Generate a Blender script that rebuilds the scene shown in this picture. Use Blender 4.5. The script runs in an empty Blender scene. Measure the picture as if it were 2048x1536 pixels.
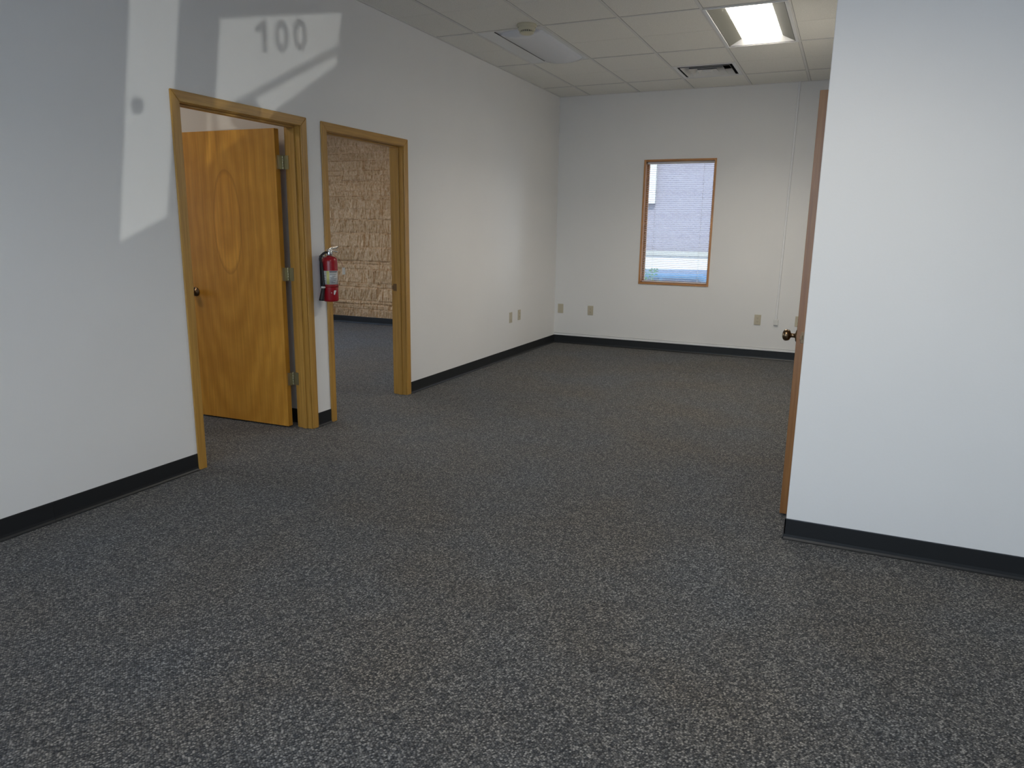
import bpy, bmesh, math, random
from mathutils import Vector, Matrix, noise

random.seed(7)
sc = bpy.context.scene
C = sc.collection
R = math.radians

# ------------------------------------------------------------------ camera
CX, CZ = 3.3294, 1.3964
yaw, pitch, roll, FPX = 0.42524, 0.20874, 0.01498, 1449.8
fwd = Vector((-math.sin(yaw)*math.cos(pitch), math.cos(yaw)*math.cos(pitch), -math.sin(pitch)))
rt = Vector((math.cos(yaw), math.sin(yaw), 0)); up = rt.cross(fwd)
r2 = rt*math.cos(roll) + up*math.sin(roll); u2 = -rt*math.sin(roll) + up*math.cos(roll)
cd = bpy.data.cameras.new('camera'); cam = bpy.data.objects.new('camera', cd); C.objects.link(cam)
cd.sensor_width = 36; cd.lens = FPX/2048*36; cd.clip_start = .05; cd.clip_end = 200
m = Matrix((r2, u2, -fwd)).transposed().to_4x4(); m.translation = (CX, 0, CZ)
cam.matrix_world = m
sc.camera = cam

# ------------------------------------------------------------------ exposure, sky, lights
sc.view_settings.view_transform = 'Standard'; sc.view_settings.look = 'None'
sc.view_settings.gamma = 1; sc.view_settings.use_curve_mapping = False
sc.view_settings.exposure = 0.74
W = bpy.data.worlds.new('sky'); sc.world = W; W.use_nodes = True
nt = W.node_tree; bg = nt.nodes['Background']
tc = nt.nodes.new('ShaderNodeTexCoord'); sp = nt.nodes.new('ShaderNodeSeparateXYZ')
rp = nt.nodes.new('ShaderNodeValToRGB')
nt.links.new(tc.outputs['Generated'], sp.inputs[0]); nt.links.new(sp.outputs['Z'], rp.inputs[0])
rp.color_ramp.elements[0].color = (.76, .88, 1.0, 1); rp.color_ramp.elements[1].color = (.42, .6, 1.0, 1)
rp.color_ramp.elements[1].position = .8
nt.links.new(rp.outputs[0], bg.inputs['Color']); bg.inputs['Strength'].default_value = 2.2

LAMP = 23.0
def light(name, kind, loc, target, **kw):
    l = bpy.data.lights.new(name, kind); o = bpy.data.objects.new(name, l); C.objects.link(o)
    o.location = loc
    o.rotation_euler = (Vector(target)-Vector(loc)).to_track_quat('-Z', 'Y').to_euler()
    for k, v in kw.items(): setattr(l, k, v)
    return o
# the high sun, on the far building and the street only
light('sun', 'SUN', (0, -10, 20), (-4, 0, 6.5), energy=4.8, angle=R(.6), color=(.96, .97, 1))
# low glint of the sun off a parked car's bodywork, coming in through the glazed front door
light('glint', 'SPOT', (8.0, -4.0, .47), (4.52, -.8, 1.19), energy=650, spot_size=R(16.5), spot_blend=.05,
      shadow_soft_size=.011, color=(1, .98, .93))

# ------------------------------------------------------------------ sizes
H, D, ZD, PT = 2.972, 8.633, 2.10, 0.12      # ceiling, far wall, top of door casings, wall thickness
YF = -0.8                                    # front wall
XR = 7.0
PX, PY = 3.19, 3.435                         # near partition's end and face
SX = 3.25                                    # side wall behind the partition
XB = -4.9                                    # outer left wall

# ------------------------------------------------------------------ materials
def mat(name, color=(.8, .8, .8), rough=.5, metal=0, spec=.5):
    m = bpy.data.materials.new(name); m.use_nodes = True
    b = m.node_tree.nodes['Principled BSDF']
    b.inputs['Base Color'].default_value = (*color, 1); b.inputs['Roughness'].default_value = rough
    b.inputs['Metallic'].default_value = metal; b.inputs['Specular IOR Level'].default_value = spec
    return m, m.node_tree, b
def N(nt, t, **kw):
    n = nt.nodes.new('ShaderNode'+t)
    for k, v in kw.items():
        if k in n.inputs: n.inputs[k].default_value = v
        else: setattr(n, k, v)
    return n
def ramp(nt, fac, stops, interp='LINEAR'):
    r = N(nt, 'ValToRGB'); r.color_ramp.interpolation = interp
    e = r.color_ramp.elements
    while len(e) < len(stops): e.new(.5)
    for i, (p, c) in enumerate(stops): e[i].position = p; e[i].color = (*c, 1)
    nt.links.new(fac, r.inputs[0]); return r
def coords(nt, scale=(1, 1, 1), rot=(0, 0, 0)):
    t = N(nt, 'TexCoord'); mp = N(nt, 'Mapping'); mp.inputs['Scale'].default_value = scale
    mp.inputs['Rotation'].default_value = rot
    nt.links.new(t.outputs['Object'], mp.inputs[0]); return mp.outputs[0]
def bump(nt, b, height, strength, dist=.01):
    n = N(nt, 'Bump', Strength=strength, Distance=dist)
    nt.links.new(height, n.inputs['Height']); nt.links.new(n.outputs[0], b.inputs['Normal'])
def mix(nt, a, b, fac, mode='MIX'):
    n = nt.nodes.new('ShaderNodeMix'); n.data_type = 'RGBA'; n.blend_type = mode
    for s, v in ((n.inputs[0], fac), (n.inputs[6], a), (n.inputs[7], b)):
        if hasattr(v, 'is_output'): nt.links.new(v, s)
        elif isinstance(v, tuple): s.default_value = (*v, 1)
        else: s.default_value = v
    return n.outputs[2]

def paint(name, col, rough=.55):
    m, nt, b = mat(name, col, rough, spec=.3)
    v = coords(nt)
    n = N(nt, 'TexNoise', Scale=90., Detail=3.); nt.links.new(v, n.inputs['Vector'])
    n2 = N(nt, 'TexNoise', Scale=1.3, Detail=2.); nt.links.new(v, n2.inputs['Vector'])
    r = ramp(nt, n2.outputs['Fac'], [(.3, tuple(c*.97 for c in col)), (.7, col)])
    nt.links.new(r.outputs[0], b.inputs['Base Color'])
    bump(nt, b, n.outputs['Fac'], .08, .004); return m
M = {}
M['wall'] = paint('white_wall_paint', (.86, .855, .84))
M['warm'] = paint('cream_wall_paint', (.74, .69, .62))
M['grid'] = mat('ceiling_grid_metal', (.72, .71, .68), .45)[0]
M['diff'] = mat('diffuser_enamel', (.78, .77, .74), .5)[0]
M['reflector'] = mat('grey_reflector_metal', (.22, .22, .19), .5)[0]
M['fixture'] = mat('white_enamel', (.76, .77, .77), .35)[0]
M['cove'] = mat('black_vinyl', (.015, .0165, .018), .42, spec=.45)[0]
M['chrome'] = mat('chrome', (.75, .75, .74), .18, 1)[0]
M['plate'] = mat('ivory_plastic', (.56, .50, .37), .4)[0]
M['platew'] = mat('white_plastic', (.74, .73, .70), .4)[0]
M['dark'] = mat('dark_slot', (.02, .02, .02), .6)[0]
M['rubber'] = mat('black_rubber', (.012, .012, .014), .45)[0]
M['brass'] = mat('antique_brass', (.20, .135, .08), .28, 1)[0]
M['hinge'] = mat('dull_brass_hinge', (.42, .38, .24), .38, .85)[0]
M['yellow'] = mat('pale_yellow_band', (.70, .68, .25), .45)[0]
M['detector'] = mat('aged_cream_plastic', (.62, .58, .42), .45)[0]
M['raceway'] = mat('pale_raceway', (.84, .84, .84), .4)[0]
M['joint_line'] = mat('grey_joint', (.30, .30, .30), .7)[0]

# ceiling tile
m_, nt, b = mat('ceiling_tile', (.66, .65, .61), .9, spec=.1)
v = coords(nt); n = N(nt, 'TexNoise', Scale=220., Detail=4.); nt.links.new(v, n.inputs['Vector'])
r = ramp(nt, n.outputs['Fac'], [(.35, (.74, .73, .68)), (.55, (.88, .865, .81))]); nt.links.new(r.outputs[0], b.inputs['Base Color'])
bump(nt, b, n.outputs['Fac'], .25, .004); M['tile'] = m_

# carpet: loop pile, tight rows on the diagonal
m_, nt, b = mat('loop_carpet', (.07, .07, .07), .95, spec=.08)
v = coords(nt, (1, 1, 1), (0, 0, R(38)))
mp = N(nt, 'Mapping'); mp.inputs['Scale'].default_value = (1, .78, 1); nt.links.new(v, mp.inputs[0])
vo = N(nt, 'TexVoronoi', Scale=190., Randomness=.6); nt.links.new(mp.outputs[0], vo.inputs['Vector'])
sx = N(nt, 'SeparateColor'); nt.links.new(vo.outputs['Color'], sx.inputs[0])
loops = ramp(nt, sx.outputs[0], [(.0, (.026, .028, .030)), (.35, (.050, .050, .050)), (.7, (.098, .096, .091)), (1., (.185, .178, .165))])
edge = ramp(nt, vo.outputs['Distance'], [(.25, (1, 1, 1)), (.72, (.30, .30, .30))])
c1 = mix(nt, loops.outputs[0], edge.outputs[0], 1., 'MULTIPLY')
n3 = N(nt, 'TexNoise', Scale=30., Detail=4., Roughness=.7); nt.links.new(v, n3.inputs['Vector'])
r3 = ramp(nt, n3.outputs['Fac'], [(.3, (.82, .82, .82)), (.7, (1.18, 1.18, 1.18))])
c2 = mix(nt, c1, r3.outputs[0], 1., 'MULTIPLY')
n4 = N(nt, 'TexNoise', Scale=1.4, Detail=4.); nt.links.new(v, n4.inputs['Vector'])
r4 = ramp(nt, n4.outputs['Fac'], [(.35, (1.02, .97, .90)), (.65, (.95, 1.0, 1.06))])
c3 = mix(nt, c2, r4.outputs[0], 1., 'MULTIPLY')
CARPET_GAIN = N(nt, 'HueSaturation', Value=2.05); nt.links.new(c3, CARPET_GAIN.inputs['Color'])
nt.links.new(CARPET_GAIN.outputs[0], b.inputs['Base Color'])
inv = N(nt, 'Math', operation='SUBTRACT'); inv.inputs[0].default_value = 1; nt.links.new(vo.outputs['Distance'], inv.inputs[1])
bump(nt, b, inv.outputs[0], .6, .004)
b.inputs['Sheen Weight'].default_value = .12; b.inputs['Sheen Roughness'].default_value = .5
M['carpet'] = m_

def oak(name, scale, dark=(.36, .185, .035), light_=(.54, .30, .066), rough=.32):
    m, nt, b = mat(name, light_, rough, spec=.5)
    v = coords(nt, scale)
    n = N(nt, 'TexNoise', Scale=1., Detail=6., Roughness=.65, Distortion=.4); nt.links.new(v, n.inputs['Vector'])
    r = ramp(nt, n.outputs['Fac'], [(.3, dark), (.62, light_)])
    nt.links.new(r.outputs[0], b.inputs['Base Color']); bump(nt, b, n.outputs['Fac'], .12, .003)
    b.inputs['Coat Weight'].default_value = .15; b.inputs['Coat Roughness'].default_value = .25
    return m
M['oak_v'] = oak('varnished_oak_upright', (60, 60, 2.2))
M['oak_h'] = oak('varnished_oak_head', (60, 2.2, 60))
M['oak_e'] = oak('door_edge_wood', (60, 60, 2.2), (.20, .085, .025), (.30, .14, .045))
M['oak_w'] = oak('varnished_window_wood', (2.5, 60, 45), (.40, .17, .05), (.60, .29, .09))
M['oak_wv'] = oak('varnished_window_wood_upright', (60, 60, 3), (.40, .17, .05), (.62, .30, .10))

# veneer door: an oval cathedral figure in the middle, soft bands around
m_, nt, b = mat('veneer_door', (.4, .2, .05), .30)
v = coords(nt)
s = N(nt, 'SeparateXYZ'); nt.links.new(v, s.inputs[0])
wn = N(nt, 'TexNoise', Scale=2.2, Detail=3.); nt.links.new(v, wn.inputs['Vector'])
def mth(op, a, b_=None, c_=None):
    n = nt.nodes.new('ShaderNodeMath'); n.operation = op
    for i, q in enumerate((a, b_, c_)):
        if q is None: continue
        if hasattr(q, 'is_output'): nt.links.new(q, n.inputs[i])
        else: n.inputs[i].default_value = q
    return n.outputs[0]
wob = mth('MULTIPLY', mth('SUBTRACT', wn.outputs['Fac'], .5), .55)
def ell(u0, z0, a, c, w=1.):
    ex = mth('DIVIDE', mth('ADD', s.outputs['X'], u0), a); ez = mth('DIVIDE', mth('SUBTRACT', s.outputs['Z'], z0), c)
    return mth('ADD', mth('SQRT', mth('ADD', mth('MULTIPLY', ex, ex), mth('MULTIPLY', ez, ez))), mth('MULTIPLY', wob, w))
e1 = ell(.44, 1.42, .125, .36, .35)
e2 = ell(.44, 1.50, .20, .85)
rings = mth('SINE', mth('MULTIPLY', e2, 17.))
rr = ramp(nt, mth('MULTIPLY_ADD', rings, .5, .5), [(0, (.58, .275, .036)), (1, (.66, .33, .050))])
oval = ramp(nt, e1, [(.0, (1.10, 1.10, 1.08)), (.86, (1.12, 1.12, 1.10)), (.97, (.80, .76, .70)), (1.12, (1.0, 1.0, 1.0))])
cc = mix(nt, rr.outputs[0], oval.outputs[0], 1., 'MULTIPLY')
mp = N(nt, 'Mapping'); mp.inputs['Scale'].default_value = (70, 70, 2.5); nt.links.new(v, mp.inputs[0])
gn = N(nt, 'TexNoise', Scale=1., Detail=5.); nt.links.new(mp.outputs[0], gn.inputs['Vector'])
gr = ramp(nt, gn.outputs['Fac'], [(.3, (.86, .84, .8)), (.7, (1.08, 1.08, 1.08))])
cc = mix(nt, cc, gr.outputs[0], 1., 'MULTIPLY')
nb = N(nt, 'TexNoise', Scale=3.5, Detail=4.); nt.links.new(v, nb.inputs['Vector'])
br = ramp(nt, nb.outputs['Fac'], [(.3, (.86, .82, .76)), (.7, (1.1, 1.1, 1.1))])
cc = mix(nt, cc, br.outputs[0], 1., 'MULTIPLY')
nt.links.new(cc, b.inputs['Base Color']); b.inputs['Coat Weight'].default_value = .2; b.inputs['Coat Roughness'].default_value = .3
M['veneer'] = m_

# split face stone
m_, nt, b = mat('split_face_stone', (.45, .32, .2), .9, spec=.15)
v = coords(nt); at = N(nt, 'Attribute', attribute_name='tone')
n = N(nt, 'TexNoise', Scale=28., Detail=6., Roughness=.7); nt.links.new(v, n.inputs['Vector'])
r = ramp(nt, n.outputs['Fac'], [(.3, (.46, .30, .165)), (.5, (.64, .44, .26)), (.75, (.78, .58, .40))])
r2_ = ramp(nt, at.outputs['Fac'], [(0, (.90, .89, .87)), (.5, (1, 1, 1)), (1, (1.07, 1.07, 1.07))])
cc = mix(nt, r.outputs[0], r2_.outputs[0], 1., 'MULTIPLY'); nt.links.new(cc, b.inputs['Base Color'])
mp = N(nt, 'Mapping'); mp.inputs['Scale'].default_value = (40, 40, 14); nt.links.new(v, mp.inputs[0])
n2 = N(nt, 'TexNoise', Scale=1., Detail=6.); nt.links.new(mp.outputs[0], n2.inputs['Vector'])
bump(nt, b, n2.outputs['Fac'], 1.0, .02); M['stone'] = m_

def glassmat(name, tint=(.96, .98, .98)):
    m = bpy.data.materials.new(name); m.use_nodes = True; nt = m.node_tree
    nt.nodes.remove(nt.nodes['Principled BSDF'])
    t = N(nt, 'BsdfTransparent'); t.inputs[0].default_value = (*tint, 1)
    g = N(nt, 'BsdfGlossy', Roughness=.02); mx = N(nt, 'MixShader'); f = N(nt, 'Fresnel', IOR=1.25)
    nt.links.new(f.outputs[0], mx.inputs[0]); nt.links.new(t.outputs[0], mx.inputs[1]); nt.links.new(g.outputs[0], mx.inputs[2])
    nt.links.new(mx.outputs[0], nt.nodes['Material Output'].inputs[0]); return m
M['glass'] = glassmat('clear_glass')
def emis(name, col, s):
    m, nt, b = mat(name, (.9, .9, .9), .4)
    b.inputs['Emission Color'].default_value = (*col, 1); b.inputs['Emission Strength'].default_value = s; return m
m_, nt, b = mat('lit_prismatic_diffuser', (.9, .9, .9), .4)      # throws most of its light downwards
ge = N(nt, 'NewGeometry'); vd = N(nt, 'VectorMath', operation='DOT_PRODUCT')
nt.links.new(ge.outputs['Incoming'], vd.inputs[0]); nt.links.new(ge.outputs['Normal'], vd.inputs[1])
mr = N(nt, 'MapRange'); mr.inputs['From Min'].default_value = .33; mr.inputs['From Max'].default_value = .62
mr.inputs['To Min'].default_value = 6.5; mr.inputs['To Max'].default_value = LAMP
nt.links.new(vd.outputs['Value'], mr.inputs['Value']); nt.links.new(mr.outputs[0], b.inputs['Emission Strength'])
b.inputs['Emission Color'].default_value = (1, .92, .80, 1); M['tube'] = m_
# prismatic acrylic
m_, nt, b = mat('prismatic_acrylic', (.70, .72, .76), .22)
v = coords(nt); vo = N(nt, 'TexVoronoi', Scale=160., Randomness=0.); nt.links.new(v, vo.inputs['Vector'])
bump(nt, b, vo.outputs['Distance'], .25, .003); M['acrylic'] = m_
# fabric blind slat
M['slat'] = mat('white_blind_slat', (.80, .79, .80), .45)[0]
M['aluminium'] = mat('dark_bronze_aluminium', (.10, .09, .08), .4, .6)[0]
# fire extinguisher red
M['red'] = mat('gloss_red_enamel', (.34, .006, .014), .25)[0]
M['redband'] = mat('red_belt', (.30, .010, .014), .4)[0]
M['label'] = mat('printed_label', (.62, .62, .60), .45)[0]
M['ink_and_shade'] = mat('grey_print_and_shade', (.16, .17, .19), .5)[0]
M['asphalt'] = paint('asphalt_pavement', (.27, .29, .32), .9)
M['concrete'] = paint('concrete_pavement', (.55, .56, .57), .9)
M['brick'] = None
m_, nt, b = mat('mauve_brick', (.5, .45, .47), .9)
v = coords(nt, (1, 1, 1), (R(90), 0, 0)); bt = N(nt, 'TexBrick', Scale=4.2)
bt.inputs['Color1'].default_value = (.15, .135, .15, 1); bt.inputs['Color2'].default_value = (.165, .15, .16, 1)
bt.inputs['Mortar'].default_value = (.20, .19, .20, 1); bt.inputs['Mortar Size'].default_value = .02
nt.links.new(v, bt.inputs['Vector']); nt.links.new(bt.outputs[0], b.inputs['Base Color']); M['brick'] = m_
M['whiteband'] = mat('white_render', (.35, .34, .31), .8)[0]
M['car_paint'] = mat('blue_car_paint', (.05, .105, .165), .25)[0]
M['car_glass'] = mat('dark_car_glass', (.04, .06, .09), .08)[0]
M['leaf'] = mat('green_leaf', (.16, .30, .10), .6)[0]
M['tread'] = mat('tyre_rubber', (.02, .02, .02), .8)[0]

# ------------------------------------------------------------------ mesh helpers
def box(bm, x0, x1, y0, y1, z0, z1, mi=0, mtx=None):
    vs = [bm.verts.new((x, y, z)) for x in (x0, x1) for y in (y0, y1) for z in (z0, z1)]
    if mtx: [setattr(q, 'co', mtx @ q.co) for q in vs]
    for f in ((0, 1, 3, 2), (4, 6, 7, 5), (0, 4, 5, 1), (2, 3, 7, 6), (0, 2, 6, 4), (1, 5, 7, 3)):
        fc = bm.faces.new([vs[i] for i in f]); fc.material_index = mi
def prism(bm, pts, axis, a0, a1, mi=0):
    """polygon pts (2D in the two remaining axes, in xyz order) extruded along axis"""
    def mk(p, a):
        l = list(p); l.insert(axis, a); return bm.verts.new(l)
    A = [mk(p, a0) for p in pts]; B = [mk(p, a1) for p in pts]; n = len(pts)
    fs = [bm.faces.new(A), bm.faces.new(B[::-1])]
    for i in range(n): fs.append(bm.faces.new((A[i], B[i], B[(i+1) % n], A[(i+1) % n])))
    for f in fs: f.material_index = mi
def lathe(bm, prof, seg=32, mtx=None, mi=0, smooth=True):
    """prof [(r, z)] about z"""
    rings = []
    for r, z in prof:
        if r < 1e-6: rings.append([bm.verts.new((0, 0, z))]); continue
        rings.append([bm.verts.new((r*math.cos(2*math.pi*i/seg), r*math.sin(2*math.pi*i/seg), z)) for i in range(seg)])
    for a, b in zip(rings, rings[1:]):
        for i in range(seg):
            q = [a[i % len(a)], a[(i+1) % len(a)], b[(i+1) % len(b)], b[i % len(b)]]
            u = []; [u.append(w) for w in q if w not in u]
            if len(u) > 2:
                f = bm.faces.new(u); f.material_index = mi; f.smooth = smooth
    if mtx:
        for rg in rings:
            for q in rg: q.co = mtx @ q.co
def tube(bm, pts, rad, seg=10, mi=0):
    pts = [Vector(p) for p in pts]; rings = []
    nrm = None
    for i, p in enumerate(pts):
        t = (pts[min(i+1, len(pts)-1)] - pts[max(i-1, 0)]).normalized()
        if nrm is None: nrm = t.orthogonal().normalized()
        nrm = (nrm - t*nrm.dot(t)).normalized(); bn = t.cross(nrm)
        r = rad[i] if isinstance(rad, (list, tuple)) else rad
        rings.append([bm.verts.new(p + (nrm*math.cos(a)+bn*math.sin(a))*r) for a in [2*math.pi*k/seg for k in range(seg)]])
    for a, b in zip(rings, rings[1:]):
        for k in range(seg):
            f = bm.faces.new((a[k], a[(k+1) % seg], b[(k+1) % seg], b[k])); f.smooth = True; f.material_index = mi
    bm.faces.new(rings[0][::-1]).material_index = mi; bm.faces.new(rings[-1]).material_index = mi
def smoothpts(pts, n=6):
    P = [Vector(p) for p in pts]; out = []
    for i in range(len(P)-1):
        a, b, c, d = P[max(i-1, 0)], P[i], P[i+1], P[min(i+2, len(P)-1)]
        for k in range(n):
            t = k/n
            out.append(.5*((2*b)+(c-a)*t+(2*a-5*b+4*c-d)*t*t+(3*b-a-3*c+d)*t**3))
    return out+[P[-1]]
def obj(name, bm, mats, parent=None, bevel=0, loc=None, seg=2):
    bmesh.ops.recalc_face_normals(bm, faces=bm.faces)
    me = bpy.data.meshes.new(name); bm.to_mesh(me); bm.free()
    for q in (mats if isinstance(mats, (list, tuple)) else [mats]): me.materials.append(q)
    o = bpy.data.objects.new(name, me); C.objects.link(o)
    if parent: o.parent = parent
    if loc: o.location = loc
    if bevel:
        md = o.modifiers.new('bevel', 'BEVEL'); md.width = bevel; md.segments = seg; md.limit_method = 'ANGLE'; md.angle_limit = R(40)
    return o
def thing(name, label, cat, loc=(0, 0, 0), rz=0, group=None):
    o = bpy.data.objects.new(name, None); C.objects.link(o); o.location = loc; o.rotation_euler = (0, 0, rz)
    o.empty_display_size = .1
    o['label'] = label; o['category'] = cat
    if group: o['group'] = group
    return o
def tag(o, label, cat, group=None):
    o['label'] = label; o['category'] = cat
    if group: o['group'] = group
    return o
def struct(o): o['kind'] = 'structure'; return o
def sroot(name, loc=(0, 0, 0), rz=0):
    o = bpy.data.objects.new(name, None); C.objects.link(o); o.location = loc; o.rotation_euler = (0, 0, rz); return struct(o)
B = bmesh.new

# ------------------------------------------------------------------ walls and floor
bm = B(); box(bm, XB-.3, XR+.2, YF-.2, D+.5, -.12, 0); struct(obj('floor', bm, M['carpet']))

O1 = (2.986, 3.931); O2 = (4.205, 5.157); OZ = 2.040   # clear openings
def wall_with_openings(name, y0, y1, ops, x0, x1, m, top=H+.03):
    bm = B(); y = y0
    for a, b, z0, z1 in ops:
        box(bm, x0, x1, y, a, 0, top)
        if z1 < top: box(bm, x0, x1, a, b, z1, top)
        if z0 > 0: box(bm, x0, x1, a, b, 0, z0)
        y = b
    box(bm, x0, x1, y, y1, 0, top)
    bmesh.ops.remove_doubles(bm, verts=bm.verts, dist=1e-5)
    return struct(obj(name, bm, m))
wall_with_openings('wall_left', YF, D, [(O1[0]-.018, O1[1]+.018, 0, OZ+.018), (O2[0]-.018, O2[1]+.018, 0, OZ+.018)], -PT, 0, M['wall'])
# far wall with its window opening
WX0, WX1, WZ0, WZ1 = 1.070, 1.896, .790, 2.222
bm = B()
box(bm, -PT, WX0, D, D+.22, 0, H+.03); box(bm, WX1, SX+PT, D, D+.22, 0, H+.03)
box(bm, WX0, WX1, D, D+.22, 0, WZ0); box(bm, WX0, WX1, D, D+.22, WZ1, H+.03)
bmesh.ops.remove_doubles(bm, verts=bm.verts, dist=1e-5)
struct(obj('wall_back', bm, M['wall']))
bm = B(); box(bm, PX, XR, PY, PY+PT, 0, H+.03); struct(obj('wall_partition', bm, M['wall'], bevel=.004))
# side wall with doorway beside the partition
SY0, SY1 = 3.74, 4.66
bm = B(); box(bm, SX, SX+PT, PY+PT, SY0, 0, H+.03); box(bm, SX, SX+PT, SY0, SY1, OZ+.018, H+.03); box(bm, SX, SX+PT, SY1, D, 0, H+.03)
bmesh.ops.remove_doubles(bm, verts=bm.verts, dist=1e-5); struct(obj('wall_right', bm, M['wall']))
# the room behind the side wall is only closed off
bm = B(); box(bm, XR, XR+.12, YF, D, 0, H+.03); struct(obj('wall_right', bm, M['wall']))
bm = B(); box(bm, SX+PT, XR, D-.0, D+.22, 0, H+.03); struct(obj('wall_back', bm, M['wall']))
# rooms behind the left wall
bm = B(); box(bm, XB, -PT, 4.035, 4.135, 0, H+.03); struct(obj('wall_between_rooms', bm, M['warm']))
bm = B(); LW = [(1.0, 3.4, .6, 2.4), (4.7, 8.5, .3, 2.6)]
y = YF
for a, b_, z0, z1 in LW:
    box(bm, XB-.15, XB, y, a, 0, H+.03); box(bm, XB-.15, XB, a, b_, 0, z0); box(bm, XB-.15, XB, a, b_, z1, H+.03); y = b_
box(bm, XB-.15, XB, y, D+.5, 0, H+.03); struct(obj('wall_outer_left', bm, M['warm']))
bm = B(); box(bm, XB, -PT, YF-.15, YF, 0, H+.03); struct(obj('wall_front', bm, M['warm']))

# split-face stone wall at the back of the second room: real relief
YS = 8.98
def stone():
    bm = B(); rnd = random.Random(3)
    dx, dz = .018, .0125; x0, x1 = XB, -PT; nx = int((x1-x0)/dx); nz = int((H+.03)/dz)
    courses = []; z = 0
    while z < H+.2:
        h = rnd.choice((.05, .07, .10, .14, .20)); off = rnd.random(); lens = []; x = x0-off*.4
        while x < x1+.1:
            l = rnd.uniform(.35, .9); lens.append((x, x+l, rnd.uniform(-.010, .014), rnd.random())); x += l
        courses.append((z, z+h, lens)); z += h
    lay = bm.verts.layers.float.new('tone'); grid = []
    for j in range(nz+1):
        z = j*(H+.03)/nz; row = []
        c = next(c for c in courses if c[0] <= z < c[1])
        for i in range(nx+1):
            x = x0+i*(x1-x0)/nx
            bl = next(l for l in c[2] if l[0] <= x < l[1])
            e = min(z-c[0], c[1]-z, x-bl[0], bl[1]-x)
            q = noise.noise(Vector((x*9+bl[3]*20, 0, z*7)))*.016 + noise.noise(Vector((x*55, 3, z*13)))*.014 + noise.noise(Vector((x*70, 5, z*50)))*.004
            d = bl[2] + q + (.005 if e > .008 else -.004)
            vtx = bm.verts.new((x, YS - .02 - d, z)); vtx[lay] = bl[3] if e > .008 else .8; row.append(vtx)
        grid.append(row)
    for j in range(nz):
        for i in range(nx): bm.faces.new((grid[j][i], grid[j][i+1], grid[j+1][i+1], grid[j+1][i]))
    return bm
o = obj('wall_stone', stone(), M['stone']); struct(o)
bm = B(); box(bm, XB, -PT, YS+.03, YS+.2, 0, H+.03); struct(obj('wall_stone', bm, M['warm']))

# ------------------------------------------------------------------ cove base
def cove(name, runs, closed_ends=True):
    """runs: list of ((x,y),(x,y), normal) along the wall foot"""
    bm = B(); prof = [(0, .1), (.0035, .1), (.0045, .097), (.0045, .024), (.006, .012), (.011, .004), (.016, .001), (.016, 0), (0, 0)]
    for (ax, ay), (bx, by), (nx, ny) in runs:
        A = [bm.verts.new((ax+nx*d, ay+ny*d, z)) for d, z in prof]; Bv = [bm.verts.new((bx+nx*d, by+ny*d, z)) for d, z in prof]
        bm.faces.new(A); bm.faces.new(Bv[::-1])
        for i in range(len(prof)):
            j = (i+1) % len(prof); bm.faces.new((A[i], Bv[i], Bv[j], A[j]))
    return struct(obj(name, bm, M['cove']))
cas = .057
cove('baseboard_left', [((0, 2.0655), (0, O1[0]-cas), (1, 0))])
cove('baseboard_left', [((0, YF), (0, 2.064), (1, 0))])
cove('baseboard_left', [((0, O1[1]+cas), (0, O2[0]-cas), (1, 0))])
cove('baseboard_left', [((0, O2[1]+cas), (0, D), (1, 0))])
cove('baseboard_back', [((0, D), (SX, D), (0, -1))])
cove('baseboard_partition', [((PX-.0045, PY), (XR, PY), (0, -1)), ((PX, PY-.0045), (PX, PY+PT), (-1, 0))])
cove('baseboard_right', [((SX, SY1+cas), (SX, D), (-1, 0))])
cove('baseboard_room', [((XB, 4.035), (-PT, 4.035), (0, -1))])
cove('baseboard_stone', [((XB, YS-.05), (-PT, YS-.05), (0, -1))])

# ------------------------------------------------------------------ ceiling: tiles (scored at half length), T-bars, wall angle
GX = [.373 + .601*i for i in range(-1, 12)]; GX[0] = 0.0
GX = [0.0, .373, .970, 1.585, 2.201, 2.790, 3.39, 3.99, 4.59, 5.19, 5.79, 6.39, 6.99]
GY = [D, 8.068, 6.877, 5.686, 4.495, 3.304, 2.113, .922, -.269, YF]
unlit = (1, 2); lit = (2, 2)   # (column, row)
HOLES = {(1, 2), (4, 2), (5, 6)}        # cells taken by the light fixtures
VENT = (3, 1)
def cellx(i): return GX[i], (GX[i+1] if i+1 < len(GX) else XR)
bm = B()
for i in range(len(GX)-1):
    for j in range(len(GY)-1):
        x0, x1 = GX[i], GX[i+1]; y1, y0 = GY[j], GY[j+1]
        if (i, j) in HOLES: continue
        if (i, j) == VENT: y1 = 7.472
        segs = [(y0, y1)]
        if y1-y0 > .9: mdl = (y0+y1)/2; segs = [(y0, mdl), (mdl, y1)]
        for a, b_ in segs:
            g = .0022
            box(bm, x0+.001, x1-.001, a+(g if a != y0 else .001), b_-(g if b_ != y1 else .001), H, H+.016)
# backing above the scores so no light leaks
box(bm, 0, XR, YF, D, H+.20, H+.25, 1)
ceil = struct(obj('ceiling', bm, [M['tile'], M['dark']]))
bm = B()
w = .011
for x in GX[1:-1]: box(bm, x-w, x+w, YF, D, H-.0035, H+.002)
for j, yv in enumerate(GY[1:-1]):
    for i in range(len(GX)-1): box(bm, GX[i]+w, GX[i+1]-w, yv-w, yv+w, H-.0028, H+.002)
box(bm, GX[3]+w, GX[4]-w, 7.472-w, 7.472+w, H-.0028, H+.002)
box(bm, 0, .02, YF, D, H-.004, H+.0008); box(bm, .02, XR, D-.02, D, H-.004, H+.0008)
g_ = obj('ceiling_grid', bm, M['grid'], ceil)
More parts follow.
